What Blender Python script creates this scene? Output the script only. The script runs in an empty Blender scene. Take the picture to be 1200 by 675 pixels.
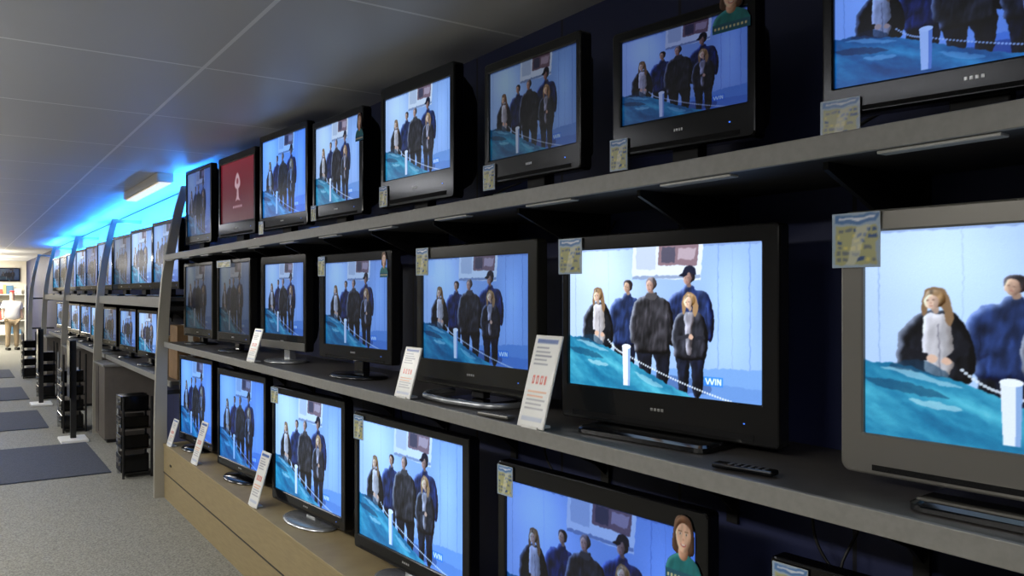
import bpy, bmesh, math, random
import numpy as np
from mathutils import Vector
random.seed(3); np.random.seed(3)
scene=bpy.context.scene
try:
    scene.view_settings.view_transform='Standard'
    scene.view_settings.look='None'
except Exception: pass
H=1.70
TH=math.atan(650/950.)
COL=scene.collection

def lin(c):
    c=np.asarray(c,dtype=float)/255.
    return np.where(c<=0.04045,c/12.92,((c+0.055)/1.055)**2.4)

# ------------------------------------------------------------------ materials
def mat(name,rgb,rough=0.5,metal=0.0,emit=None,estr=0.0,noise=0.0,nscale=40.0,bump=0.0,coat=0.0,stretch=None,spec=None):
    m=bpy.data.materials.new(name); m.use_nodes=True
    nt=m.node_tree; b=nt.nodes['Principled BSDF']
    c=tuple(lin(rgb))+(1,)
    b.inputs['Base Color'].default_value=c
    b.inputs['Roughness'].default_value=rough
    b.inputs['Metallic'].default_value=metal
    if coat:
        b.inputs['Coat Weight'].default_value=coat; b.inputs['Coat Roughness'].default_value=.05
    if spec is not None: b.inputs['Specular IOR Level'].default_value=spec
    if emit is not None:
        b.inputs['Emission Color'].default_value=tuple(lin(emit))+(1,)
        b.inputs['Emission Strength'].default_value=estr
    if noise or bump:
        tc=nt.nodes.new('ShaderNodeTexCoord'); n=nt.nodes.new('ShaderNodeTexNoise')
        n.inputs['Scale'].default_value=nscale; n.inputs['Detail'].default_value=3
        src=tc.outputs['Object']
        if stretch:
            mp=nt.nodes.new('ShaderNodeMapping'); mp.inputs['Scale'].default_value=stretch
            nt.links.new(src,mp.inputs[0]); src=mp.outputs[0]
        nt.links.new(src,n.inputs['Vector'])
        if noise:
            r=nt.nodes.new('ShaderNodeValToRGB')
            r.color_ramp.elements[0].position=0.35; r.color_ramp.elements[1].position=0.65
            r.color_ramp.elements[0].color=tuple(x*(1-noise) for x in c[:3])+(1,)
            r.color_ramp.elements[1].color=tuple(min(1,x*(1+noise)) for x in c[:3])+(1,)
            nt.links.new(n.outputs['Fac'],r.inputs['Fac']); nt.links.new(r.outputs['Color'],b.inputs['Base Color'])
        if bump:
            bp=nt.nodes.new('ShaderNodeBump'); bp.inputs['Strength'].default_value=bump; bp.inputs['Distance'].default_value=0.01
            nt.links.new(n.outputs['Fac'],bp.inputs['Height']); nt.links.new(bp.outputs['Normal'],b.inputs['Normal'])
    return m

def print_mat(name,tint=(1,1,1),gain=0.0,gamma=1.0,rough=0.35,spec=0.5):
    """colour-attribute picture; gain>0 = self-lit screen, gain=0 = printed paper"""
    m=bpy.data.materials.new(name); m.use_nodes=True
    nt=m.node_tree; b=nt.nodes['Principled BSDF']
    a=nt.nodes.new('ShaderNodeAttribute'); a.attribute_name='Col'
    b.inputs['Roughness'].default_value=rough
    b.inputs['Specular IOR Level'].default_value=spec
    if gain>0:
        g=nt.nodes.new('ShaderNodeGamma'); g.inputs['Gamma'].default_value=gamma
        mx=nt.nodes.new('ShaderNodeMix'); mx.data_type='RGBA'; mx.blend_type='MULTIPLY'; mx.inputs['Factor'].default_value=1
        nt.links.new(a.outputs['Color'],g.inputs['Color']); nt.links.new(g.outputs['Color'],mx.inputs['A'])
        mx.inputs['B'].default_value=tuple(tint)+(1,)
        nt.links.new(mx.outputs['Result'],b.inputs['Emission Color'])
        b.inputs['Emission Strength'].default_value=gain
        b.inputs['Base Color'].default_value=(0.01,0.01,0.012,1)
    else:
        nt.links.new(a.outputs['Color'],b.inputs['Base Color'])
    return m

M_black=mat('tv_black_gloss',(10,10,12),0.10,spec=.32)
M_char=mat('tv_charcoal',(27,27,27),0.16,spec=.32)
M_olive=mat('tv_dark_grey',(44,44,40),0.2,spec=.35)
M_silver=mat('tv_silver',(118,116,110),0.33,0.35)
M_back=mat('tv_back_plastic',(14,14,16),0.6,spec=.3)
M_grille=mat('speaker_grille',(20,20,21),0.8,noise=0.5,nscale=400,spec=.2)
M_logo=mat('logo_metal',(190,190,190),0.3,0.8)
M_led=mat('led_blue',(20,40,120),0.4,emit=(70,130,255),estr=1.2)
M_glassstand=mat('stand_gloss',(10,10,12),0.08,coat=0.6)
M_chrome=mat('stand_silver',(175,178,180),0.25,0.7)
M_shelf=mat('shelf_laminate',(130,129,124),0.45,noise=0.05,nscale=60)
M_shelftop=mat('shelf_top_laminate',(76,73,69),0.42,noise=0.08,nscale=30)
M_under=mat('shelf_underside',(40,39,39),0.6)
M_clip=mat('shelf_clip_white',(165,165,160),0.3)
M_bracket=mat('bracket_black',(12,12,14),0.5)
M_plinth=mat('plinth_beige',(148,132,96),0.55,noise=0.08,nscale=8,stretch=(1,1,12))
M_blade=mat('blade_grey_edge',(158,154,142),0.4,0.1)
M_white=mat('card_white',(225,225,220),0.5)
M_dgrey=mat('button_grey',(66,66,68),0.55)
M_cable=mat('cable_rubber',(10,10,10),0.5)
M_cab=mat('cabinet_brown_grey',(96,90,84),0.55,noise=0.06,nscale=12)
M_carton=mat('carton_brown',(128,100,68),0.8,noise=0.1,nscale=10)

def wall_material():
    m=mat('wall_navy_panels',(22,30,66),0.6); nt=m.node_tree; b=nt.nodes['Principled BSDF']
    g=nt.nodes.new('ShaderNodeNewGeometry'); s=nt.nodes.new('ShaderNodeSeparateXYZ'); nt.links.new(g.outputs['Position'],s.inputs[0])
    w=nt.nodes.new('ShaderNodeMath'); w.operation='PINGPONG'; w.inputs[1].default_value=0.305; nt.links.new(s.outputs['Y'],w.inputs[0])
    lt=nt.nodes.new('ShaderNodeMath'); lt.operation='LESS_THAN'; lt.inputs[1].default_value=0.006; nt.links.new(w.outputs[0],lt.inputs[0])
    mx=nt.nodes.new('ShaderNodeMix'); mx.data_type='RGBA'
    nt.links.new(lt.outputs[0],mx.inputs['Factor'])
    mx.inputs['A'].default_value=tuple(lin((27,36,78)))+(1,); mx.inputs['B'].default_value=tuple(lin((9,11,28)))+(1,)
    nt.links.new(mx.outputs['Result'],b.inputs['Base Color'])
    return m
M_wall=wall_material()
M_wall2=mat('wall_cream',(226,220,206),0.7,noise=0.03,nscale=3)
M_wallL=mat('wall_taupe',(120,116,108),0.7,noise=0.03,nscale=3)
M_glow=mat('glow_reflector_pale',(190,200,214),0.6)  # kept pale so the wall top bounces the blue light

def ceiling_material():
    m=mat('ceiling_panels',(176,178,182),0.42); nt=m.node_tree; b=nt.nodes['Principled BSDF']
    g=nt.nodes.new('ShaderNodeNewGeometry'); s=nt.nodes.new('ShaderNodeSeparateXYZ'); nt.links.new(g.outputs['Position'],s.inputs[0])
    outs=[]
    for ax,off,half,wd in (('X',0.94,0.6,0.009),('Y',0.3,0.6,0.008)):
        a=nt.nodes.new('ShaderNodeMath'); a.operation='SUBTRACT'; a.inputs[1].default_value=off; nt.links.new(s.outputs[ax],a.inputs[0])
        w=nt.nodes.new('ShaderNodeMath'); w.operation='PINGPONG'; w.inputs[1].default_value=half; nt.links.new(a.outputs[0],w.inputs[0])
        lt=nt.nodes.new('ShaderNodeMath'); lt.operation='LESS_THAN'; lt.inputs[1].default_value=wd; nt.links.new(w.outputs[0],lt.inputs[0])
        outs.append(lt)
    mxm=nt.nodes.new('ShaderNodeMath'); mxm.operation='MAXIMUM'
    nt.links.new(outs[0].outputs[0],mxm.inputs[0]); nt.links.new(outs[1].outputs[0],mxm.inputs[1])
    mx=nt.nodes.new('ShaderNodeMix'); mx.data_type='RGBA'
    nt.links.new(mxm.outputs[0],mx.inputs['Factor'])
    mx.inputs['A'].default_value=tuple(lin((200,201,204)))+(1,); mx.inputs['B'].default_value=tuple(lin((244,245,247)))+(1,)
    nt.links.new(mx.outputs['Result'],b.inputs['Base Color'])
    return m
M_ceil=ceiling_material()
M_carpet=mat('carpet_grey',(130,129,120),0.95,noise=0.36,nscale=95,bump=0.5)
M_mat=mat('mat_dark_blue',(60,65,76),0.95,noise=0.25,nscale=90,bump=0.4)

# ------------------------------------------------------------------ geometry helpers
def link(ob,parent=None,loc=None,rot=None):
    COL.objects.link(ob)
    if parent is not None: ob.parent=parent
    if loc is not None: ob.location=loc
    if rot is not None: ob.rotation_euler=rot
    return ob
def empty(name,loc=(0,0,0),rz=0):
    e=bpy.data.objects.new(name,None); e.empty_display_size=0.1
    COL.objects.link(e); e.location=loc; e.rotation_euler=(0,0,rz); return e
def mesh_from_bm(name,bm,mats,smooth=False):
    me=bpy.data.meshes.new(name); bm.normal_update(); bm.to_mesh(me); bm.free()
    for m in (mats if isinstance(mats,(list,tuple)) else [mats]): me.materials.append(m)
    if smooth:
        for p in me.polygons: p.use_smooth=True
    return me
def box(name,lo,hi,m,parent=None,bev=0.0,rot=None,loc=None):
    bm=bmesh.new(); bmesh.ops.create_cube(bm,size=1)
    lo=Vector(lo);hi=Vector(hi);c=(lo+hi)/2;d=hi-lo
    for v in bm.verts: v.co=Vector((v.co.x*d.x,v.co.y*d.y,v.co.z*d.z))
    if bev: bmesh.ops.bevel(bm,geom=list(bm.edges),offset=bev,segments=2,affect='EDGES',profile=0.5)
    ob=bpy.data.objects.new(name,mesh_from_bm(name,bm,m))
    link(ob,parent,c if loc is None else loc,rot); return ob
def rrect(x0,x1,z0,z1,r,y,n=4):
    pts=[]
    for cx,cz,a0 in ((x1-r,z1-r,0),(x0+r,z1-r,90),(x0+r,z0+r,180),(x1-r,z0+r,270)):
        for i in range(n+1):
            a=math.radians(a0+90*i/n); pts.append((cx+r*math.cos(a),y,cz+r*math.sin(a)))
    return pts
def loft(name,loops,m,caps=(False,True),parent=None,smooth=False):
    bm=bmesh.new(); L=[[bm.verts.new(p) for p in lp] for lp in loops]; n=len(loops[0])
    for a,b in zip(L,L[1:]):
        for i in range(n): bm.faces.new((a[i],a[(i+1)%n],b[(i+1)%n],b[i]))
    if caps[0]: bm.faces.new(L[0])
    if caps[1]: bm.faces.new(L[-1])
    bmesh.ops.recalc_face_normals(bm,faces=bm.faces)
    ob=bpy.data.objects.new(name,mesh_from_bm(name,bm,m,smooth)); link(ob,parent); return ob
def tube(name,pts,r,m,parent=None):
    cu=bpy.data.curves.new(name,'CURVE'); cu.dimensions='3D'; cu.bevel_depth=r; cu.bevel_resolution=3
    sp=cu.splines.new('BEZIER'); sp.bezier_points.add(len(pts)-1)
    for bp,p in zip(sp.bezier_points,pts):
        bp.co=p; bp.handle_left_type='AUTO'; bp.handle_right_type='AUTO'
    cu.materials.append(m); ob=bpy.data.objects.new(name,cu); link(ob,parent); return ob
def prism(name,poly,y0,y1,m,parent=None):
    bm=bmesh.new(); a=[bm.verts.new((x,y0,z)) for x,z in poly]; b=[bm.verts.new((x,y1,z)) for x,z in poly]
    n=len(poly); bm.faces.new(a); bm.faces.new(b[::-1])
    for i in range(n): bm.faces.new((a[i],b[i],b[(i+1)%n],a[(i+1)%n]))
    bmesh.ops.recalc_face_normals(bm,faces=bm.faces)
    ob=bpy.data.objects.new(name,mesh_from_bm(name,bm,m)); link(ob,parent); return ob

# ------------------------------------------------------------------ picture painter
def gfilt(a,sx,sy,ang=0.0):
    fy=np.fft.fftfreq(a.shape[0])[:,None]; fx=np.fft.fftfreq(a.shape[1])[None]
    c,s=math.cos(ang),math.sin(ang); u=fx*c+fy*s; v=-fx*s+fy*c
    return np.real(np.fft.ifft2(np.fft.fft2(a)*np.exp(-2*math.pi**2*((sx*u)**2+(sy*v)**2))))
def gnoise(shape,sx,sy,ang=0.0):
    n=gfilt(np.random.normal(size=shape),sx,sy,ang); return n/n.std()
class Canvas:
    def __init__(s,W,Hh,bg,SS=2):
        s.W,s.H,s.SS=W,Hh,SS
        s.img=np.zeros((Hh*SS,W*SS,3)); s.img[:]=np.array(bg,float); s.al=np.ones((Hh*SS,W*SS))
        s.U,s.V=np.meshgrid((np.arange(W*SS)+.5)/(W*SS),(np.arange(Hh*SS)+.5)/(Hh*SS))
    def curve(s,pts):
        P=np.array(pts,float); n=len(P); out=[]
        for i in range(n):
            p0,p1,p2,p3=P[i-1],P[i],P[(i+1)%n],P[(i+2)%n]
            for t in (0,.25,.5,.75):
                out.append(.5*((2*p1)+(-p0+p2)*t+(2*p0-5*p1+4*p2-p3)*t*t+(-p0+3*p1-3*p2+p3)*t**3))
        return np.array(out)
    def mask(s,P):
        x,y=s.U,s.V; ins=np.zeros(x.shape,bool); n=len(P)
        u0,u1,v0,v1=P[:,0].min(),P[:,0].max(),P[:,1].min(),P[:,1].max()
        c0=max(0,int(u0*s.W*s.SS)-1);c1=min(s.W*s.SS,int(u1*s.W*s.SS)+2)
        r0=max(0,int(v0*s.H*s.SS)-1);r1=min(s.H*s.SS,int(v1*s.H*s.SS)+2)
        if c1<=c0 or r1<=r0: return ins
        xs,ys=x[r0:r1,c0:c1],y[r0:r1,c0:c1]; sub=np.zeros(xs.shape,bool); j=n-1
        for i in range(n):
            xi,yi,xj,yj=P[i,0],P[i,1],P[j,0],P[j,1]
            if yi!=yj:
                cond=((yi>ys)!=(yj>ys))&(xs<(xj-xi)*(ys-yi)/(yj-yi)+xi); sub^=cond
            j=i
        ins[r0:r1,c0:c1]=sub; return ins
    def poly(s,pts,col,smooth=True,a=1.0):
        P=s.curve(pts) if smooth else np.array(pts,float)
        m=s.mask(P); s.img[m]=s.img[m]*(1-a)+np.array(col,float)*a; return m
    def cloth(s,pts,col,light=70,fold=.35,sig=7,tint=(1.0,1.06,1.18)):
        m=s.mask(s.curve(pts)); s.shade(m,col,light,fold,sig,tint); return m
    def shade(s,m,col,light,fold,sig,tint=(1,1.05,1.15)):
        f=m.astype(float); b=gfilt(f,sig,sig)
        gx=np.roll(b,-2,1)-np.roll(b,2,1); gy=np.roll(b,-2,0)-np.roll(b,2,0)
        L=(gx*1.0+gy*.6)*sig/1.6
        n=gnoise(f.shape,3.2,13,.15)*.6+gnoise(f.shape,7,9,.6)*.6
        base=np.array(col,float)*(1+fold*n[...,None])+L[...,None]*light*np.array(tint)
        s.img[m]=np.clip(base[m],3,250)
    def head(s,cx,cy,r,hair,skin,face=-1):
        ry=r*16/9.
        s.ell(cx+r*.05,cy+ry*.95,r*.38,ry*.38,tuple(k*.78 for k in skin))       # neck
        m=((s.U-cx)/r)**2+((s.V-cy+ry*.14)/(ry*.90))**2<1; s.shade(m,hair,60,.2,4)
        fx=cx+face*r*.26
        m=((s.U-fx)/(r*.66))**2+((s.V-cy-ry*.20)/(ry*.80))**2<1; s.shade(m,skin,60,.05,4,(1,.95,.85))
        s.ell(fx-r*.30,cy+ry*.08,r*.13,ry*.07,(110,78,68),.7); s.ell(fx+r*.18,cy+ry*.08,r*.13,ry*.07,(110,78,68),.7)
        s.ell(fx-r*.08,cy+ry*.34,r*.09,ry*.11,(200,146,124),.6); s.ell(fx-r*.06,cy+ry*.60,r*.20,ry*.06,(160,92,86),.7)
        s.ell(fx+r*.42,cy+ry*.35,r*.22,ry*.45,tuple(k*.72 for k in skin),.45)
    def ell(s,cx,cy,rx,ry,col,a=1.0):
        m=((s.U-cx)/rx)**2+((s.V-cy)/ry)**2<1; s.img[m]=s.img[m]*(1-a)+np.array(col,float)*a
    def line(s,p,q,w,col,a=1.0,asp=16/9.):
        p=np.array(p,float);q=np.array(q,float)
        d=(q-p)*np.array([asp,1]); L=np.hypot(*d)+1e-9; nrm=np.array([-d[1],d[0]])/L*w/2/np.array([asp,1])
        s.poly([p+nrm,q+nrm,q-nrm,p-nrm],col,False,a)
    def rect(s,u0,v0,u1,v1,col,a=1.0): s.poly([(u0,v0),(u1,v0),(u1,v1),(u0,v1)],col,False,a)
    def warp(s,amp,sig):
        dx=gnoise(s.al.shape,sig,sig)*amp; dy=gnoise(s.al.shape,sig,sig)*amp
        r,c=np.indices(s.al.shape); r=np.clip((r+dy).round().astype(int),0,r.max()); c=np.clip((c+dx).round().astype(int),0,c.max())
        s.img=s.img[r,c]
    def blur(s,k):
        for _ in range(k):
            p=np.pad(s.img,((1,1),(1,1),(0,0)),'edge')
            s.img=(p[:-2,1:-1]+p[2:,1:-1]+p[1:-1,:-2]+p[1:-1,2:]+2*p[1:-1,1:-1])/6
    def mesh(s,name,cut=False):
        SS=s.SS; im=s.img.reshape(s.H,SS,s.W,SS,3).mean((1,3)); al=s.al.reshape(s.H,SS,s.W,SS).mean((1,3))
        W,Hh=s.W,s.H
        X,Z=np.meshgrid(np.linspace(-.5,.5,W),np.linspace(.5,-.5,Hh))
        co=np.stack([X.ravel(),np.zeros(W*Hh),Z.ravel()],1).astype(np.float32)
        i=np.arange(Hh-1)[:,None]*W+np.arange(W-1)[None]
        q=np.stack([i+W,i+W+1,i+1,i],-1).reshape(-1,4)
        if cut: q=q[(al.ravel()[q].mean(1)>.5)]
        me=bpy.data.meshes.new(name)
        me.vertices.add(len(co)); me.vertices.foreach_set('co',co.ravel())
        me.loops.add(len(q)*4); me.loops.foreach_set('vertex_index',q.ravel().astype(np.int32))
        me.polygons.add(len(q)); me.polygons.foreach_set('loop_start',(np.arange(len(q))*4).astype(np.int32))
        me.update(calc_edges=True)
        c=np.ones((W*Hh,4),np.float32); c[:,:3]=lin(np.clip(im,0,255).reshape(-1,3))
        at=me.color_attributes.new('Col','FLOAT_COLOR','POINT'); at.data.foreach_set('color',c.ravel())
        return me

def paint_broadcast():
    C=Canvas(440,248,(0,0,0))
    U,V=C.U[...,None],C.V[...,None]; sh=C.al.shape
    A=np.array((196,215,243.));B=np.array((152,184,234.));D=np.array((154,188,238.))
    C.img=A*(1-U)+B*U; C.img=C.img*(1-.35*V)+D*.35*V
    C.img+=30*np.exp(-((U-.20)/.18)**2-((V-.25)/.35)**2)+22*np.exp(-((U-.86)/.10)**2-((V-.4)/.4)**2)
    C.img+=gnoise(sh,60,40)[...,None]*3
    for u,w,cc in ((.035,.004,(140,168,214)),(.235,.003,(172,192,228)),(.80,.004,(126,156,214)),(.865,.003,(150,176,224)),(.94,.005,(116,148,210))):
        C.rect(u,0,u+w,.85,cc,.6)
    C.rect(0,.0,1,.012,(120,140,190),.5)
    # window
    C.poly([(.375,-.01),(.735,-.01),(.722,.235),(.37,.215)],(230,236,246),False)
    C.poly([(.395,-.01),(.5,-.01),(.495,.16),(.392,.15)],(200,210,228),False)
    C.poly([(.515,-.01),(.715,-.01),(.705,.14),(.51,.13)],(146,120,130),False)
    C.poly([(.53,.01),(.60,.01),(.595,.115),(.525,.108)],(90,86,106),False)
    C.poly([(.615,.02),(.70,.025),(.69,.10),(.61,.09)],(190,170,182),False)
    C.rect(.37,.20,.722,.222,(134,152,188),.8)
    # ground
    C.poly([(.28,.88),(.55,.83),(.80,.80),(1.01,.79),(1.01,1.01),(.35,1.01)],(128,170,228),False)
    C.poly([(.55,.95),(.8,.90),(1.01,.91),(1.01,1.01),(.6,1.01)],(106,148,214),False,.7)
    C.poly([(.42,.90),(.60,.87),(.76,.90),(.74,.97),(.50,.97)],(66,92,150),True,.6)
    # tall person behind (navy jacket, cap)
    C.cloth([(.60,.60),(.665,.62),(.668,.80),(.66,.93),(.625,.93),(.615,.78)],(22,26,44),26)
    C.cloth([(.665,.60),(.735,.60),(.735,.80),(.73,.945),(.69,.945),(.68,.78)],(20,23,40),26)
    C.cloth([(.562,.37),(.59,.325),(.630,.295),(.645,.265),(.685,.265),(.70,.295),(.742,.315),(.768,.36),(.782,.46),(.784,.57),(.770,.63),(.752,.62),(.748,.67),(.66,.685),(.585,.67),(.575,.60),(.558,.58),(.553,.46)],(40,56,104),90,.22)
    C.line((.748,.41),(.755,.61),.007,(22,32,64),.8); C.line((.665,.31),(.66,.46),.005,(28,38,76),.6)
    C.head(.665,.212,.029,(52,44,54),(172,138,128),-1)
    C.poly([(.636,.195),(.642,.155),(.668,.135),(.695,.155),(.700,.20),(.67,.185)],(26,31,56)); C.poly([(.618,.203),(.641,.184),(.66,.192),(.64,.210)],(20,25,46))
    # person 2 navy jacket
    C.cloth([(.270,.62),(.325,.64),(.325,.80),(.31,.86),(.282,.84)],(22,27,44),26); C.cloth([(.33,.62),(.388,.62),(.384,.80),(.37,.87),(.34,.86)],(20,24,40),26)
    C.cloth([(.252,.41),(.278,.365),(.315,.345),(.328,.322),(.362,.322),(.372,.345),(.402,.37),(.414,.44),(.414,.56),(.405,.67),(.34,.695),(.268,.68),(.258,.62),(.240,.59),(.236,.50)],(36,52,94),95,.22)
    C.line((.278,.45),(.272,.61),.007,(20,30,60),.8); C.line((.262,.61),(.295,.575),.012,(28,38,74),.7)
    C.head(.347,.272,.026,(58,48,52),(210,172,150),-1)
    # person 3 big dark jacket, back to camera
    C.cloth([(.392,.69),(.475,.70),(.474,.82),(.464,.935),(.420,.935),(.406,.80)],(23,25,38),30); C.cloth([(.482,.70),(.570,.69),(.568,.80),(.556,.93),(.510,.93),(.498,.80)],(19,21,34),30)
    C.cloth([(.385,.385),(.412,.352),(.442,.335),(.452,.315),(.498,.315),(.508,.335),(.542,.355),(.570,.39),(.582,.46),(.592,.55),(.596,.64),(.582,.675),(.566,.665),(.566,.72),(.50,.735),(.44,.735),(.386,.725),(.383,.67),(.364,.66),(.358,.56),(.368,.46)],(52,50,55),105,.28)
    C.line((.392,.47),(.386,.65),.008,(30,28,35),.8); C.line((.560,.46),(.568,.65),.008,(26,25,33),.8); C.line((.477,.35),(.474,.70),.005,(40,38,44),.6)
    C.head(.475,.262,.029,(112,100,102),(190,154,140),-1)
    C.poly([(.445,.330),(.475,.318),(.505,.330),(.50,.355),(.475,.368),(.450,.355)],(84,80,84),True,.95)
    # person 5 blond woman
    C.cloth([(.600,.70),(.66,.72),(.662,.84),(.655,.975),(.620,.975),(.608,.82)],(19,23,38),26); C.cloth([(.668,.72),(.734,.70),(.734,.83),(.722,.985),(.687,.985),(.678,.84)],(17,20,36),26)
    C.cloth([(.592,.51),(.606,.465),(.638,.445),(.69,.44),(.725,.46),(.744,.51),(.755,.59),(.752,.68),(.738,.745),(.67,.76),(.600,.745),(.592,.69),(.580,.64),(.584,.56)],(44,44,52),100,.28)
    C.cloth([(.645,.455),(.688,.45),(.684,.55),(.676,.71),(.652,.71),(.648,.56)],(140,136,146),60,.2)
    C.line((.600,.62),(.665,.60),.024,(54,54,64)); C.line((.740,.60),(.69,.625),.024,(40,40,50)); C.ell(.675,.606,.012,.018,(222,182,160))
    C.poly([(.634,.38),(.643,.330),(.668,.314),(.693,.330),(.706,.38),(.708,.44),(.697,.475),(.685,.45),(.680,.40),(.655,.39),(.648,.44),(.640,.46),(.633,.43)],(176,140,102))
    C.head(.668,.374,.026,(192,156,114),(234,198,174),-1)
    # person 1
    C.cloth([(.082,.56),(.086,.50),(.106,.45),(.132,.405),(.16,.39),(.205,.39),(.234,.425),(.250,.49),(.264,.57),(.262,.67),(.240,.72),(.17,.72),(.110,.70),(.082,.64)],(25,26,33),105,.35)
    C.cloth([(.15,.41),(.178,.40),(.20,.415),(.212,.50),(.215,.63),(.195,.71),(.16,.70),(.145,.60),(.143,.50)],(196,190,194),50,.08)
    C.line((.180,.45),(.186,.69),.005,(110,106,120),.7); C.line((.094,.58),(.155,.605),.036,(25,26,33)); C.line((.250,.53),(.208,.615),.036,(22,23,31)); C.ell(.166,.610,.013,.019,(230,192,170)); C.ell(.20,.622,.011,.017,(226,186,164))
    C.poly([(.142,.35),(.149,.298),(.172,.278),(.198,.294),(.210,.35),(.216,.42),(.207,.455),(.196,.43),(.190,.37),(.160,.35),(.153,.40),(.144,.41)],(146,114,84))
    C.head(.172,.337,.026,(160,128,94),(236,200,178),-1)
    # car bonnet : smooth cyan paint with soft sky reflections
    m=C.mask(C.curve([(-.02,.665),(.02,.645),(.08,.645),(.16,.675),(.25,.72),(.34,.785),(.45,.86),(.56,.93),(.66,1.02),(-.02,1.02)]))
    across=(V[...,0]-.66-.62*U[...,0])
    n=gnoise(sh,80,12,.42)*.8+gnoise(sh,30,7,.45)*.35+gnoise(sh,6,2.5,.4)*.16
    k0,k1,k2,k3=(np.array(c,float) for c in ((16,76,120),(40,132,170),(88,188,212),(200,236,244)))
    tt=np.clip(.45+n*.13+.16*np.exp(-(across/.03)**2)+.10*np.exp(-((across-.2)/.05)**2),0,1)[...,None]
    colr=np.where(tt<.4,k0+(k1-k0)*(tt/.4),np.where(tt<.7,k1+(k2-k1)*((tt-.4)/.3),k2+(k3-k2)*((tt-.7)/.3)))
    C.img[m]=colr[m]
    C.poly([(.04,.665),(.10,.665),(.17,.70),(.24,.74),(.16,.725),(.09,.69)],(200,228,240),True,.55)
    C.poly([(.0,.725),(.10,.730),(.21,.785),(.14,.79),(.05,.765)],(18,58,90),True,.5)
    C.poly([(.11,.81),(.18,.81),(.24,.84),(.17,.845)],(226,246,250),True,.5)
    C.poly([(.38,.87),(.46,.90),(.54,.955),(.47,.95)],(206,236,246),True,.45)
    C.poly([(.06,.66),(.12,.62),(.17,.635),(.21,.69),(.14,.68)],(24,60,88),True,.6)
    C.warp(1.2,5); C.blur(2)
    def chain(p,q,sag,n):
        for i in range(n):
            t=i/(n-1.); u=p[0]+(q[0]-p[0])*t; v=p[1]+(q[1]-p[1])*t+sag*4*t*(1-t)
            C.ell(u,v,.0050,.0075,(232,238,248),.85)
    chain((.35,.76),(.86,1.0),.02,44); chain((.235,.655),(.325,.745),.015,12)
    C.poly([(.316,.70),(.362,.70),(.358,.97),(.322,.97)],(238,242,250),False)
    C.poly([(.348,.70),(.362,.70),(.358,.97),(.347,.97)],(150,178,222),False)
    C.ell(.339,.695,.025,.018,(246,248,252))
    C.rect(.735,.855,.825,.915,(50,140,236),.75)
    for a,b in (((.745,.865),(.755,.905)),((.755,.905),(.765,.865)),((.765,.865),(.775,.905)),((.775,.905),(.785,.865)),((.792,.865),(.792,.905)),((.800,.905),(.800,.865)),((.800,.865),(.814,.905)),((.814,.905),(.814,.865))):
        C.line(a,b,.010,(240,250,255))
    C.blur(1); C.img+=np.random.normal(0,2.5,sh)[...,None]
    return C.mesh('tv_picture')
def paint_red():
    C=Canvas(120,80,(122,34,48)); C.img=C.img*(1.15-.4*C.V[...,None])
    C.poly([(.44,.30),(.5,.20),(.56,.30),(.58,.40),(.53,.46),(.47,.46),(.42,.40)],(222,190,200))
    C.poly([(.49,.44),(.52,.44),(.54,.60),(.58,.66),(.50,.64),(.44,.66),(.48,.58)],(214,180,190))
    C.ell(.5,.34,.03,.05,(150,60,74))
    for i in range(6): C.rect(.37+i*.046,.73,.40+i*.046,.77,(214,180,188))
    C.blur(1); return C.mesh('red_menu_picture')
def paint_label():
    C=Canvas(40,48,(160,180,200)); U,V=C.U,C.V
    C.rect(.06,.04,.94,.2,(90,128,180)); C.rect(.14,.09,.86,.14,(220,228,238))
    C.rect(.08,.24,.92,.94,(176,176,130))
    rng=random.Random(5)
    for r in range(6):
        x=.12
        while x<.85:
            w=rng.uniform(.05,.16); 
            if rng.random()<.75: C.rect(x,.29+r*.105,min(.9,x+w),.35+r*.105,rng.choice([(70,94,140),(216,206,124),(120,128,130)]))
            x+=w+.04
    C.poly([(.55,.24),(.8,.24),(.5,.94),(.3,.94)],(222,228,232),False,.45)  # diagonal glare of the glossy sleeve, painted into the print
    C.warp(1.2,4); C.blur(1)
    return C.mesh('shelf_label_print')
def paint_tag():
    C=Canvas(48,96,(232,233,230))
    C.rect(.10,.03,.90,.08,(84,110,170)); 
    for i in range(5): C.rect(.12,.12+i*.045,.6+.08*(i%3),.137+i*.045,(140,144,156))
    for i,(a,b) in enumerate(((.22,.30),(.36,.46),(.52,.62),(.68,.75))):
        C.rect(a,.44,b,.53,(206,84,70)); C.rect(a+.035,.46,b-.03,.51,(232,233,230)); 
    for i in range(5): C.rect(.14,.61+i*.045,.85-.1*(i%2),.625+i*.045,(226,160,120) if i<2 else (160,160,168))
    C.rect(.10,.89,.90,.94,(196,204,220))
    C.blur(1); return C.mesh('price_tag_print')
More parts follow.
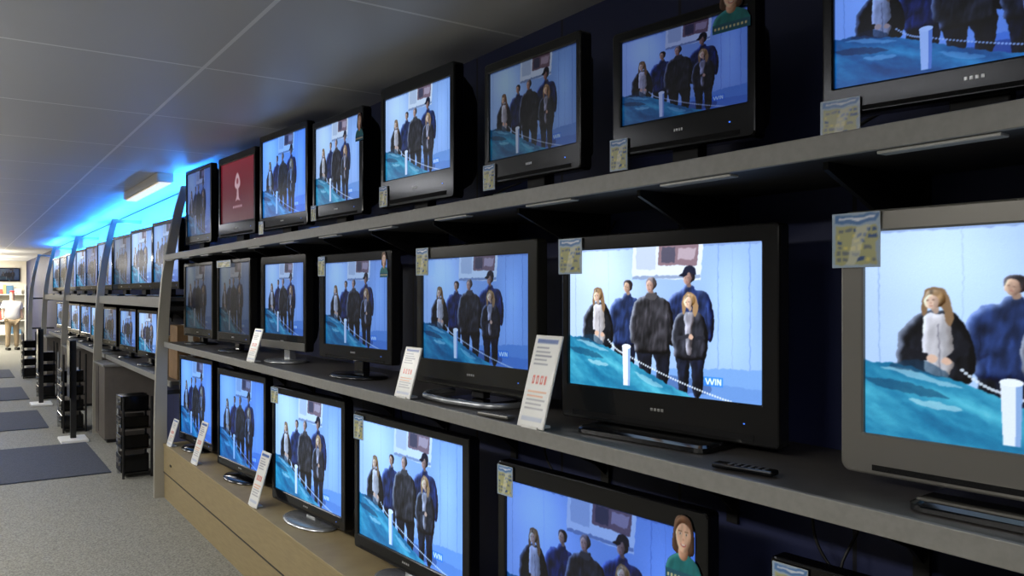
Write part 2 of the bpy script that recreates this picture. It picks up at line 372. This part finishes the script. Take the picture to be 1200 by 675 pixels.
def paint_portrait():
    C=Canvas(64,84,(0,0,0)); C.al[:]=0
    def P(pts,c,light=50):
        m=C.mask(C.curve(pts)); C.shade(m,c,light,.06,5,(1,1,1)); C.al[m]=1
    P([(.22,.30),(.3,.08),(.5,.03),(.7,.08),(.8,.30),(.80,.52),(.66,.58),(.34,.58),(.2,.5)],(84,56,40))
    P([(.04,.98),(.05,.74),(.2,.62),(.42,.56),(.58,.56),(.8,.62),(.95,.74),(.97,.98)],(26,120,126))
    P([(.40,.45),(.60,.45),(.62,.6),(.5,.66),(.38,.6)],(214,164,136))
    P([(.30,.28),(.35,.15),(.5,.11),(.65,.15),(.71,.28),(.68,.42),(.59,.52),(.5,.55),(.41,.52),(.33,.42)],(236,194,168))
    P([(.26,.32),(.31,.13),(.5,.05),(.70,.13),(.76,.32),(.68,.2),(.52,.14),(.4,.17),(.32,.24)],(104,70,48))
    for x in (.42,.59):
        C.ell(x,.29,.035,.014,(240,238,234)); C.ell(x,.29,.017,.013,(60,46,40)); C.rect(x-.05,.252,x+.05,.26,(110,80,60))
    C.ell(.505,.37,.03,.018,(214,160,136),.7)
    C.poly([(.43,.43),(.5,.437),(.58,.43),(.55,.465),(.46,.465)],(190,92,88)); C.poly([(.45,.436),(.56,.436),(.53,.452),(.48,.452)],(246,240,234))
    m=C.poly([(0,.82),(1,.82),(1,1),(0,1)],(34,96,120),False); C.al[m]=1
    for i in range(9): C.rect(.06+i*.1,.88,.11+i*.1,.93,(220,224,170))
    C.blur(1)
    return C.mesh('portrait_sticker_print',cut=True)
ME_PIC=paint_broadcast(); ME_RED=paint_red(); ME_LAB=paint_label(); ME_TAG=paint_tag(); ME_POR=paint_portrait()
M_print=print_mat('printed_plastic',rough=0.25); ME_LAB.materials.append(M_print); ME_TAG.materials.append(M_print); ME_POR.materials.append(M_print)
ME_PIC.materials.append(None); ME_RED.materials.append(None)
SP=dict(bright=((.98,1.05,1.10),1.18,1.08),pale=((.74,.90,1.10),.86,1.15),palest=((.92,1.02,1.10),1.02,1.08),mid=((.52,.72,1.04),.72,1.3),vivid=((.34,.66,1.25),.92,1.25),vbright=((.66,.90,1.20),1.12,1.15),
        dim=((.48,.59,1.0),.38,1.4),dimgrey=((.60,.68,.82),.35,1.45),dark=((.50,.52,.56),.24,1.3),blue=((.38,.60,1.2),.70,1.35),red=((1,1,1),.62,1.0))
SM={k:print_mat('screen_'+k,v[0],v[1],v[2],0.25,0.3) for k,v in SP.items()}
def screen_obj(kind,w,h,parent,loc):
    ob=bpy.data.objects.new('screen',ME_RED if kind=='red' else ME_PIC); link(ob,parent,loc); ob.scale=(w,1,h)
    ob.material_slots[0].link='OBJECT'; ob.material_slots[0].material=SM[kind]
    return ob

def television(xc,yc,phi,w,zb,zt,kind='mid',bez=(.03,.03,.035,.08),m=None,stand='rect',zs=1.29,dep=.07,
               label=None,portrait=None,mlow=None,r=.012,name='television'):
    m=m or M_black; h=zt-zb
    root=empty(name,(xc,yc,zs),math.radians(phi-90))
    z0,z1=zb-zs,zt-zs; L,R,T,B=bez; x0,x1=-w/2,w/2
    ri=.003
    inner=lambda y,e=0: rrect(x0+L-e,x1-R+e,z0+B-e,z1-T+e,ri,y)
    outer=lambda y,i,rr=r: rrect(x0+i,x1-i,z0+i,z1-i,rr,y)
    loft('bezel_frame',[inner(.012),inner(.003),inner(0,.004),outer(0,.005),outer(.002,.0015),outer(.008,0),outer(.045,0),outer(.05,.004)],m,(False,True),root)
    loft('rear_housing',[outer(.048,.02),outer(.06,.03),rrect(x0+w*.10,x1-w*.10,z0+h*.12,z1-h*.12,.02,.06+dep*.6),rrect(x0+w*.16,x1-w*.16,z0+h*.2,z1-h*.2,.02,.06+dep)],M_back,(False,True),root)
    sw,sh=w-L-R,h-T-B; cx=(L-R)/2; cz=(z0+B+z1-T)/2
    screen_obj(kind,sw,sh,root,(cx,.0105,cz))
    if B>.05:
        box('speaker_grille',(x0+L+.02,-.0015,z0+B*.12),(x1-R-.02,.002,z0+B*.26),M_grille,root)
        if mlow is not None: box('lower_trim',(x0+.012,-.003,z0+.004),(x1-.012,.003,z0+B*.55),mlow,root,.002)
    for i in range(4):
        q=w*.011; xx=(i-1.5)*q*1.5
        box('brand_letter',(xx-q*.5,-.0015,z0+B*.52),(xx+q*.5,.001,z0+B*.52+.008),M_logo,root,.001)
    box('power_led',(x1-R-.05,-.002,z0+B*.5),(x1-R-.046,.001,z0+B*.5+.003),M_led,root)
    if stand=='rect':
        box('stand_neck',(-w*.09,.03,.012),(w*.09,.075,z0+.03),M_back,root,.004)
        loft('stand_base',[[(p[0],p[2],.0) for p in rrect(-w*.30,w*.30,-.10,.16,.03,0)],[(p[0],p[2],.012) for p in rrect(-w*.30,w*.30,-.10,.16,.03,0)],[(p[0],p[2],.018) for p in rrect(-w*.29,w*.29,-.09,.15,.025,0)]],M_glassstand,(True,True),root)
    elif stand in('oval','ovals'):
        ms=M_glassstand if stand=='oval' else M_chrome
        box('stand_neck',(-w*.06,.03,.012),(w*.06,.07,z0+.03),ms,root,.004)
        def el(a,b,z): return [(a*math.cos(k*math.pi/16),.03+b*math.sin(k*math.pi/16),z) for k in range(32)]
        loft('stand_base',[el(w*.27,.12,0),el(w*.27,.12,.006),el(w*.25,.105,.014),el(w*.10,.05,.02)],ms,(True,True),root,True)
    elif stand=='arch':
        box('stand_neck',(-w*.05,.03,.012),(w*.05,.065,z0+.03),M_back,root,.004)
        box('stand_plate',(-w*.16,-.03,0),(w*.16,.13,.01),M_glassstand,root,.004)
        tube('stand_hoop',[(-w*.34,.10,.012),(-w*.30,-.05,.012),(-w*.12,-.095,.012),(w*.12,-.095,.012),(w*.30,-.05,.012),(w*.34,.10,.012)],.0115,M_chrome,root)
    if label:
        lx,lz,lw,lh=label
        box('price_label_card',(lx,-.006,lz-zs-lh),(lx+lw,-.004,lz-zs),M_white,root)
        o=bpy.data.objects.new('price_label_print',ME_LAB); link(o,root,(lx+lw/2,-.0068,lz-zs-lh/2)); o.scale=(lw,1,lh)
    if portrait:
        px,pz,pw,ph=portrait
        o=bpy.data.objects.new('portrait_sticker',ME_POR); link(o,root,(px,-.004,pz-zs)); o.scale=(pw,1,ph)
    return root

# ------------------------------------------------------------------ room
YF,YB,XL,XW,ZC=31.5,-2.6,-3.6,1.90,2.74
box('floor',(XL,YB,-.05),(XW+.1,YF,0),M_carpet)
box('ceiling',(XL,YB,ZC),(XW+.1,YF,ZC+.05),M_ceil)
box('wall_right',(XW,YB,0),(XW+.1,YF,ZC),M_wall)
box('wall_left',(XL-.1,YB,0),(XL,YF,ZC),M_wallL)
box('wall_far',(XL,YF,0),(XW+.1,YF+.1,ZC),M_wall2)
box('wall_back',(XL,YB-.1,0),(XW+.1,YB,ZC),M_wallL)

# ------------------------------------------------------------------ bay 1 shelving
FX=1.415; Y0,Y1=-.35,7.19
def shelf(z,lip=.045,y0=Y0,y1=Y1,clips=False,fx=FX,brackets=True):
    root=empty('display_shelf',(0,y0,z))
    def B(n,lo,hi,m,bv=0): 
        return box(n,(lo[0],lo[1]-y0,lo[2]-z),(hi[0],hi[1]-y0,hi[2]-z),m,root,bv)
    B('board',(fx+.012,y0,z-.03),(XW-.002,y1,z),M_shelftop)
    B('front_lip',(fx,y0,z-lip+.002),(fx+.014,y1,z+.003),M_shelf,.002)
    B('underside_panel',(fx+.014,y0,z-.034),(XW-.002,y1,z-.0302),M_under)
    y=y0+.25
    while brackets and y<y1-.1:
        prism('bracket',[(XW-.003,-.034),(fx+.10,-.034),(fx+.10,-.05),(XW-.06,-.19),(XW-.003,-.24)],y-y0-.006,y-y0+.006,M_bracket,root)
        B('bracket_flange',(XW-.012,y-.02,z-.27),(XW-.002,y+.02,z-.034),M_bracket)
        if clips: B('shelf_clip',(fx+.010,y+.18,z-.050),(fx+.040,y+.40,z-.0435),M_clip,.002)
        y+=.57
    return root
shelf(2.01,clips=True); shelf(1.29)
pl=empty('display_plinth')
box('plinth_top',(FX-.006,Y0,.425),(XW-.002,Y1,.45),M_plinth,pl,.003)
box('plinth_front',(FX,Y0,.215),(FX+.02,Y1,.425),M_plinth,pl)
box('plinth_front_low',(FX+.004,Y0,0),(FX+.024,Y1,.211),M_plinth,pl)
box('plinth_rail',(FX-.003,Y0,.209),(FX+.02,Y1,.217),M_under,pl)
box('plinth_end',(FX+.02,Y1-.02,0),(XW-.003,Y1,.425),M_plinth,pl)
for yy in (3.7,6.9): box('plinth_slot',(FX-.004,yy,.30),(FX+.002,yy+.05,.315),M_bracket,pl)

PROF=[(1.345,0),(1.345,.3),(1.346,.6),(1.353,.9),(1.362,1.2),(1.378,1.5),(1.402,1.8),(1.437,2.05),(1.475,2.25),(1.515,2.43),(1.56,2.60)]
def blade(y):
    r=empty('curved_bay_divider',(0,y,0))
    n=len(PROF)-1
    band=[(x,z) for x,z in PROF]+[(PROF[i][0]+.105-.045*i/n,PROF[i][1]) for i in range(n,-1,-1)]
    prism('curved_bar',band,0,.05,M_blade,r)
    box('top_tie',(1.57,.005,2.555),(XW-.003,.045,2.595),M_blade,r,.003)
    for z in (1.55,.85): box('tie_bar',(1.41,.01,z),(XW-.003,.04,z+.035),M_bracket,r,.002)
BY=[7.20,10.9,14.6,18.3,22.0]
for y in BY: blade(y)

# ------------------------------------------------------------------ bay 1 televisions
t=television
ZS=2.013
t(1.58,6.74,4,.64,2.09,2.70,'dim',(.025,.025,.03,.07),M_char,'rect',ZS)
t(1.58,5.67,4,.71,2.09,2.66,'red',(.03,.03,.05,.10),M_black,'rect',ZS)
t(1.58,4.71,5,.677,2.08,2.666,'vivid',(.03,.03,.04,.08),M_black,'rect',ZS,label=(-.335,2.14,.07,.08))
t(1.58,3.883,4,.563,2.078,2.60,'pale',(.025,.04,.035,.08),M_black,'rect',ZS,dep=.10,label=(-.285,2.16,.06,.08),portrait=(.255,2.50,.08,.14))
t(1.58,3.03,4,.58,2.074,2.608,'pale',(.028,.032,.055,.12),M_black,'rect',ZS,dep=.12,label=(-.29,2.17,.07,.09))
t(1.58,2.21,3,.515,2.085,2.518,'dimgrey',(.024,.024,.035,.085),M_char,'rect',ZS,label=(-.255,2.155,.07,.09))
t(1.60,1.547,8,.464,2.088,2.448,'dim',(.03,.025,.03,.09),M_black,'rect',ZS,dep=.14,label=(-.235,2.14,.065,.09),portrait=(.165,2.43,.11,.13))
t(1.617,.786,11,.60,2.079,2.47,'blue',(.025,.03,.03,.062),M_black,'rect',ZS,dep=.12,label=(-.30,2.115,.085,.085))
ZS=1.293
t(1.58,6.75,3,.76,1.345,1.942,'dark',(.03,.03,.03,.07),M_olive,'oval',ZS)
t(1.58,5.745,3,.69,1.35,1.936,'dark',(.03,.03,.03,.07),M_char,'oval',ZS,label=(-.33,1.93,.3,.05))
t(1.58,4.71,5,.64,1.365,1.922,'mid',(.05,.04,.05,.09),M_char,'ovals',ZS,mlow=M_silver)
t(1.58,3.674,5,.724,1.37,1.896,'mid',(.055,.045,.045,.07),M_char,'oval',ZS,label=(-.362,1.885,.075,.10),portrait=(.30,1.83,.07,.12))
t(1.58,2.583,4,.765,1.336,1.884,'mid',(.04,.05,.05,.10),M_olive,'arch',ZS,label=(-.375,1.88,.09,.11))
t(1.62,1.648,7,.756,1.312,1.875,'bright',(.028,.05,.045,.105),M_char,'rect',ZS,label=(-.385,1.868,.10,.11))
t(1.592,.576,4,.92,1.322,1.872,'palest',(.05,.05,.045,.085),M_silver,'rect',ZS,r=.02,label=(-.475,1.868,.105,.115))
ZS=.453
t(1.56,6.75,5,.80,.49,1.185,'vivid',(.03,.03,.035,.06),M_black,'oval',ZS)
t(1.56,5.502,5,.86,.49,1.17,'vivid',(.03,.04,.045,.06),M_black,'oval',ZS)
t(1.56,4.265,5,.90,.50,1.157,'vbright',(.03,.045,.04,.065),M_black,'ovals',ZS,label=(-.45,1.15,.10,.09))
t(1.56,3.074,4,.927,.52,1.150,'vbright',(.035,.05,.035,.065),M_black,'ovals',ZS,label=(-.455,1.135,.09,.11))
t(1.56,1.876,5,.876,.50,1.130,'blue',(.04,.045,.06,.08),M_black,'rect',ZS,label=(-.43,1.118,.08,.10),portrait=(.36,1.02,.12,.19))
t(1.61,.83,5,.80,.50,1.085,'dim',(.04,.04,.05,.08),M_black,'rect',ZS,label=(-.39,1.075,.09,.10))

def tag(y,z,w=.12,h=.28,lean=16,x=FX+.004):
    r=empty('price_tag',(x,y,z),math.radians(-90+3))
    a=math.radians(-lean)
    box('card',(-w/2,0,0),(w/2,.004,h),M_white,r,rot=(a,0,0),loc=(0,(h/2)*math.sin(-a)+.002,(h/2)*math.cos(a)))
    o=bpy.data.objects.new('print',ME_TAG); link(o,r,(0,(h/2)*math.sin(-a)-.0014,(h/2)*math.cos(a)),(a,0,0)); o.scale=(w*.96,1,h*.97)
    box('holder_foot',(-w*.3,-.003,-.001),(w*.3,.05,.006),M_white,r)
tag(1.98,1.294,.125,.285); tag(2.83,1.294,.12,.20); tag(4.80,1.294,.13,.20)
tag(4.76,.452,.14,.32); tag(6.18,.452,.15,.31); tag(7.02,.452,.14,.22)

def remote(x,y,z,rz,m):
    r=empty('remote_control',(x,y,z),rz)
    box('body',(-.018,-.075,0),(.018,.075,.012),m,r,.004)
    for i in range(6):
        for j in range(3): box('button',(-.013+j*.010,-.055+i*.017,.012),(-.007+j*.010,-.049+i*.017,.0132),M_dgrey,r)
remote(1.480,1.225,1.2935,math.radians(12),M_black); remote(1.455,2.22,1.2935,math.radians(8),M_silver)

for i,(y,za,zb) in enumerate(((1.28,1.24,.50),(1.20,1.1,.47),(2.45,1.24,.6),(3.66,1.24,.6),(1.05,1.95,1.32),(2.12,1.95,1.34),(1.15,2.35,2.03),(2.72,2.3,2.03))):
    tube('power_cable',[(1.885,y,za),(1.84,y+.02,za-.2*(za-zb)),(1.86,y-.10,(za+zb)/2),(1.80,y-.02,zb+.08),(1.76,y+.10,zb+.02 if zb>2 else zb)],.004,M_cable)

# ------------------------------------------------------------------ further bays
kinds=['mid','pale','dimgrey','mid','dim','pale','mid','dimgrey','pale']
k=0
for b in range(1,4):
    ya,yb=BY[b-1]+.06,BY[b]-.01
    shelf(1.66,.09,ya,yb); shelf(.95,.05,ya,yb,fx=1.48,brackets=False)
    for j in range(3):
        yc=ya+.62+j*1.18
        television(1.56,yc,4,.86,1.73,2.36,kinds[k%9],(.03,.03,.035,.07),M_black,'rect',1.663); k+=1
        if not(b==1 and j==0): television(1.62,yc,4,.76,1.02,1.52,kinds[(k+3)%9],(.03,.03,.035,.07),M_black,'oval',.953)
    yn=yb-(.75 if b==1 else 1.0)
    cb=empty('display_cabinet',(1.37,yn,0))
    def B(n,lo,hi,m,bv=0): box(n,(lo[0]-1.37,lo[1]-yn,lo[2]),(hi[0]-1.37,hi[1]-yn,hi[2]),m,cb,bv)
    B('carcass',(1.37,yn,.04),(XW-.004,yb-.03,.86),M_cab,.004)
    B('cabinet_top',(1.355,yn-.02,.86),(XW-.004,yb-.02,.885),M_shelf,.004)
    B('toe_kick',(1.40,yn+.03,0),(XW-.01,yb-.06,.04),M_bracket)
    B('door_gap',(1.367,yn+.45,.08),(1.372,yn+.455,.84),M_bracket)
def carton(x,y,z,w,d,h):
    r=empty('carton',(x,y,z))
    box('carton_body',(-w/2,-d/2,0),(w/2,d/2,h),M_carton,r,.004)
    box('tape',(-.02,-d/2-.001,.0),(.02,d/2+.001,h+.001),M_white,r)
carton(1.68,7.50,.952,.26,.34,.26); carton(1.67,7.52,1.215,.22,.28,.20); carton(1.68,8.0,.952,.26,.40,.34)

def speaker_rack(x,y,h=.78,w=.40,name='stereo_rack'):
    r=empty(name,(x,y,0),math.radians(-90))
    for sx in(-1,1): tube('side_post',[(sx*w/2,0,0),(sx*w/2,0,h*.5),(sx*w/2,0,h)],.012,M_chrome if sx<0 else M_bracket,r)
    for sx in(-1,1): tube('rear_post',[(sx*w/2,.24,0),(sx*w/2,.24,h*.5),(sx*w/2,.24,h)],.012,M_bracket,r)
    for z,hh in ((.05,.16),(.27,.12),(.46,.10),(.62,.13)):
        if z+hh>h+.05: continue
        box('rack_shelf',(-w/2,0,z-.012),(w/2,.24,z),M_glassstand,r)
        box('hifi_unit',(-w*.44,-.02,z+.001),(w*.44,.22,z+hh),M_black,r,.006)
        box('unit_display',(-w*.3,-.024,z+hh*.45),(w*.1,-.019,z+hh*.75),M_dgrey,r)
        tube('unit_knob',[(w*.28,-.035,z+hh*.5),(w*.28,-.028,z+hh*.5),(w*.28,-.018,z+hh*.5)],.018,M_silver,r)
    return r
speaker_rack(1.25,8.25,.74,.30); speaker_rack(1.06,11.45,.95,.6)
speaker_rack(1.08,15.1,.9,.5); speaker_rack(1.08,18.9,.9,.5)
def footstand(x,y):
    r=empty('display_stand',(x,y,0))
    box('white_foot',(-.14,-.2,0),(.14,.2,.03),M_white,r,.006)
    box('post',(-.03,-.03,.03),(.03,.03,1.15),M_bracket,r,.004)
    box('sign_panel',(-.05,-.13,.5),(-.032,.13,1.15),M_black,r,.004)
footstand(1.10,10.55); footstand(1.05,14.2)

for y0,y1 in ((8.45,10.7),(11.7,13.5),(15.0,17.0),(19,21)):
    box('floor_mat',(-1.6,y0,0.0),(.95 if y0>9 else 1.2,y1 if y0>9 else 10.3,.012),M_mat,None,.004)

fx=empty('fluorescent_light',(1.5,8.3,ZC))
box('housing',(-.08,-.8,-.08),(.06,.9,0),mat('fixture_enamel',(214,206,188),.5),fx,.01)
box('diffuser',(-.06,-.78,-.09),(.04,.88,-.08),mat('fixture_diffuser',(240,236,220),.5,emit=(255,240,214),estr=.7),fx,.004)
M_blue=mat('blue_neon',(20,80,220),.4,emit=(36,140,255),estr=15.0)
bt=empty('blue_neon_strip',(0,7.3,2.44))
box('glow_reflector',(XW-.012,0,-.04),(XW-.003,14.6,.28),M_glow,bt)  # pale reflector panel, added so the wall top glows blue
box('cove_tray',(1.76,0,-.04),(XW-.012,14.6,-.02),M_bracket,bt)
tube('neon_tube',[(1.83,.05,.02),(1.83,7,.02),(1.83,14.6,.02)],.022,M_blue,bt)

television(1.42,31.44,90,.60,2.07,2.52,'dark',(.03,.03,.03,.05),M_black,'none',2.07)
fs=empty('goods_shelf',(0,31.3,0))
cols=[(190,90,80),(90,130,160),(220,200,120),(232,232,226),(120,150,120),(90,90,96),(235,235,230)]
gm=[mat('goods_%d'%i,c,.6) for i,c in enumerate(cols)]
for i,z in enumerate((.35,.8,1.25,1.65)):
    box('shelf_board',(-1.0,-.2,z-.03),(1.85,.18,z),M_white,fs)
    x=-.95
    while x<1.6:
        w=random.uniform(.08,.25); h=random.uniform(.12,.32)
        box('packet',(x,-.15,z+.001),(x+w*.9,.1,z+h),random.choice(gm),fs,.005); x+=w
for x in (-1.0,1.85): box('side',(x-.02,-.22,0),(x+.02,.18,1.95),M_white,fs)

def mannequin(x,y):
    root=empty('shop_mannequin',(x,y,0),math.radians(15))
    def skin(name,verts,edges,rad,m,rt=0):
        me=bpy.data.meshes.new(name); me.from_pydata(verts,edges,[]); me.materials.append(m)
        ob=bpy.data.objects.new(name,me); link(ob,root)
        md=ob.modifiers.new('s','SKIN'); md.use_smooth_shade=True
        for v,rr in zip(me.skin_vertices[0].data,rad): v.radius=(rr if isinstance(rr,tuple) else (rr,rr))
        me.skin_vertices[0].data[rt].use_root=True
        s=ob.modifiers.new('ss','SUBSURF'); s.levels=2; s.render_levels=2
        return ob
    ms=mat('mannequin_skin',(214,180,160),.6); mt=mat('tshirt_white',(246,246,246),.8); mp=mat('trousers_khaki',(170,150,120),.8); mc=mat('cap_red',(190,40,40),.7)
    skin('body',[(0,0,.95),(0,0,1.15),(0,0,1.38),(0,0,1.48),(0,-.01,1.60),(0,0,1.74),(-.18,0,1.40),(-.24,.02,1.15),(-.26,-.06,.92),(.18,0,1.40),(.24,.02,1.15),(.26,-.06,.92)],
         [(0,1),(1,2),(2,3),(3,4),(4,5),(2,6),(6,7),(7,8),(2,9),(9,10),(10,11)],[(.15,.10),(.14,.10),(.14,.1),.055,(.075,.09),.05,.055,.042,.032,.055,.042,.032],ms)
    skin('tshirt',[(0,0,.84),(0,0,1.12),(0,0,1.38),(0,0,1.45),(-.19,0,1.39),(-.24,.02,1.20),(.19,0,1.39),(.24,.02,1.20)],[(0,1),(1,2),(2,3),(2,4),(4,5),(2,6),(6,7)],[(.24,.17),(.22,.16),(.20,.15),.08,.09,.08,.09,.08],mt)
    skin('trousers',[(0,0,.92),(-.10,0,.84),(-.11,-.01,.5),(-.12,0,.08),(.10,0,.84),(.11,-.01,.5),(.12,0,.08)],[(0,1),(1,2),(2,3),(0,4),(4,5),(5,6)],[(.16,.12),.10,.075,.06,.10,.075,.06],mp)
    for sx in(-1,1): box('shoe',(sx*.12-.045,-.18,0),(sx*.12+.045,.07,.08),M_black,root,.02)
    skin('cap',[(0,0,1.70),(0,0,1.77)],[(0,1)],[(.095,.11),(.07,.08)],mc)
    box('cap_brim',(-.07,-.20,1.68),(.07,-.08,1.695),mc,root,.005)
mannequin(1.34,28.2)

# ------------------------------------------------------------------ lights
def area(name,loc,sx,sy,power,col,rot=(0,0,0)):
    l=bpy.data.lights.new(name,'AREA'); l.shape='RECTANGLE'; l.size=sx; l.size_y=sy; l.energy=power; l.color=col
    o=bpy.data.objects.new(name,l); COL.objects.link(o); o.location=loc; o.rotation_euler=rot; return o
M_fix=mat('ceiling_fixture_enamel',(225,225,225),.5)
M_dif=mat('ceiling_fixture_diffuser',(235,235,235),.5,emit=(255,250,240),estr=2.0)
for i,(y,p) in enumerate(((-1.2,30),(1.4,40),(4.0,50),(6.6,52),(9.6,56),(13,56),(16.5,56),(20,64))):
    r=empty('unseen_pendant',(-1.1,y,2.42)); box('housing',(-.14,-.62,-.04),(.14,.62,0),M_fix,r,.005); box('diffuser',(-.12,-.6,-.05),(.12,.6,-.04),M_dif,r)  # unseen fixtures, hung as pendants to carry the added uplights
    for s in (-1,1): tube('cord',[(0,s*.5,0),(0,s*.5,.16),(0,s*.5,.32)],.003,M_cable,r)
    area('pendant_lamp_down',(-1.1,y,2.36),.24,1.2,p,(1,.96,.89))
    area('ceiling_fill_up',(-1.1,y,2.44),.24,1.2,p*.55,(.96,.97,1.0),(math.pi,0,0))  # added fill aimed up to brighten the ceiling
for y,p in ((24,100),(27.5,165),(30,140)):
    area('warm_lamp_area',(.2,y,ZC-.05),1.2,1.2,p,(1,.94,.82))
    area('warm_uplight_area',(.3,y,1.9),.8,.8,p*.6,(1,.90,.72),(math.pi,0,0))
for y in (8.5,11.5,15,19):
    area('blue_neon_area',(1.74,y,2.50),.06,3.0,46,(.03,.28,1.0),(math.radians(180),math.radians(20),0))

# ------------------------------------------------------------------ camera
cam=bpy.data.cameras.new('camera'); co=bpy.data.objects.new('camera',cam); COL.objects.link(co)
co.location=(0,0,H); co.rotation_euler=(math.pi/2,0,-TH)
cam.sensor_width=36; cam.lens=28.5; cam.shift_y=(343-337.5)/1200.*1.0; cam.clip_end=100; cam.clip_start=.02
scene.camera=co
w=bpy.data.worlds.new('world'); scene.world=w; w.use_nodes=True
w.node_tree.nodes['Background'].inputs[0].default_value=(.05,.055,.06,1)
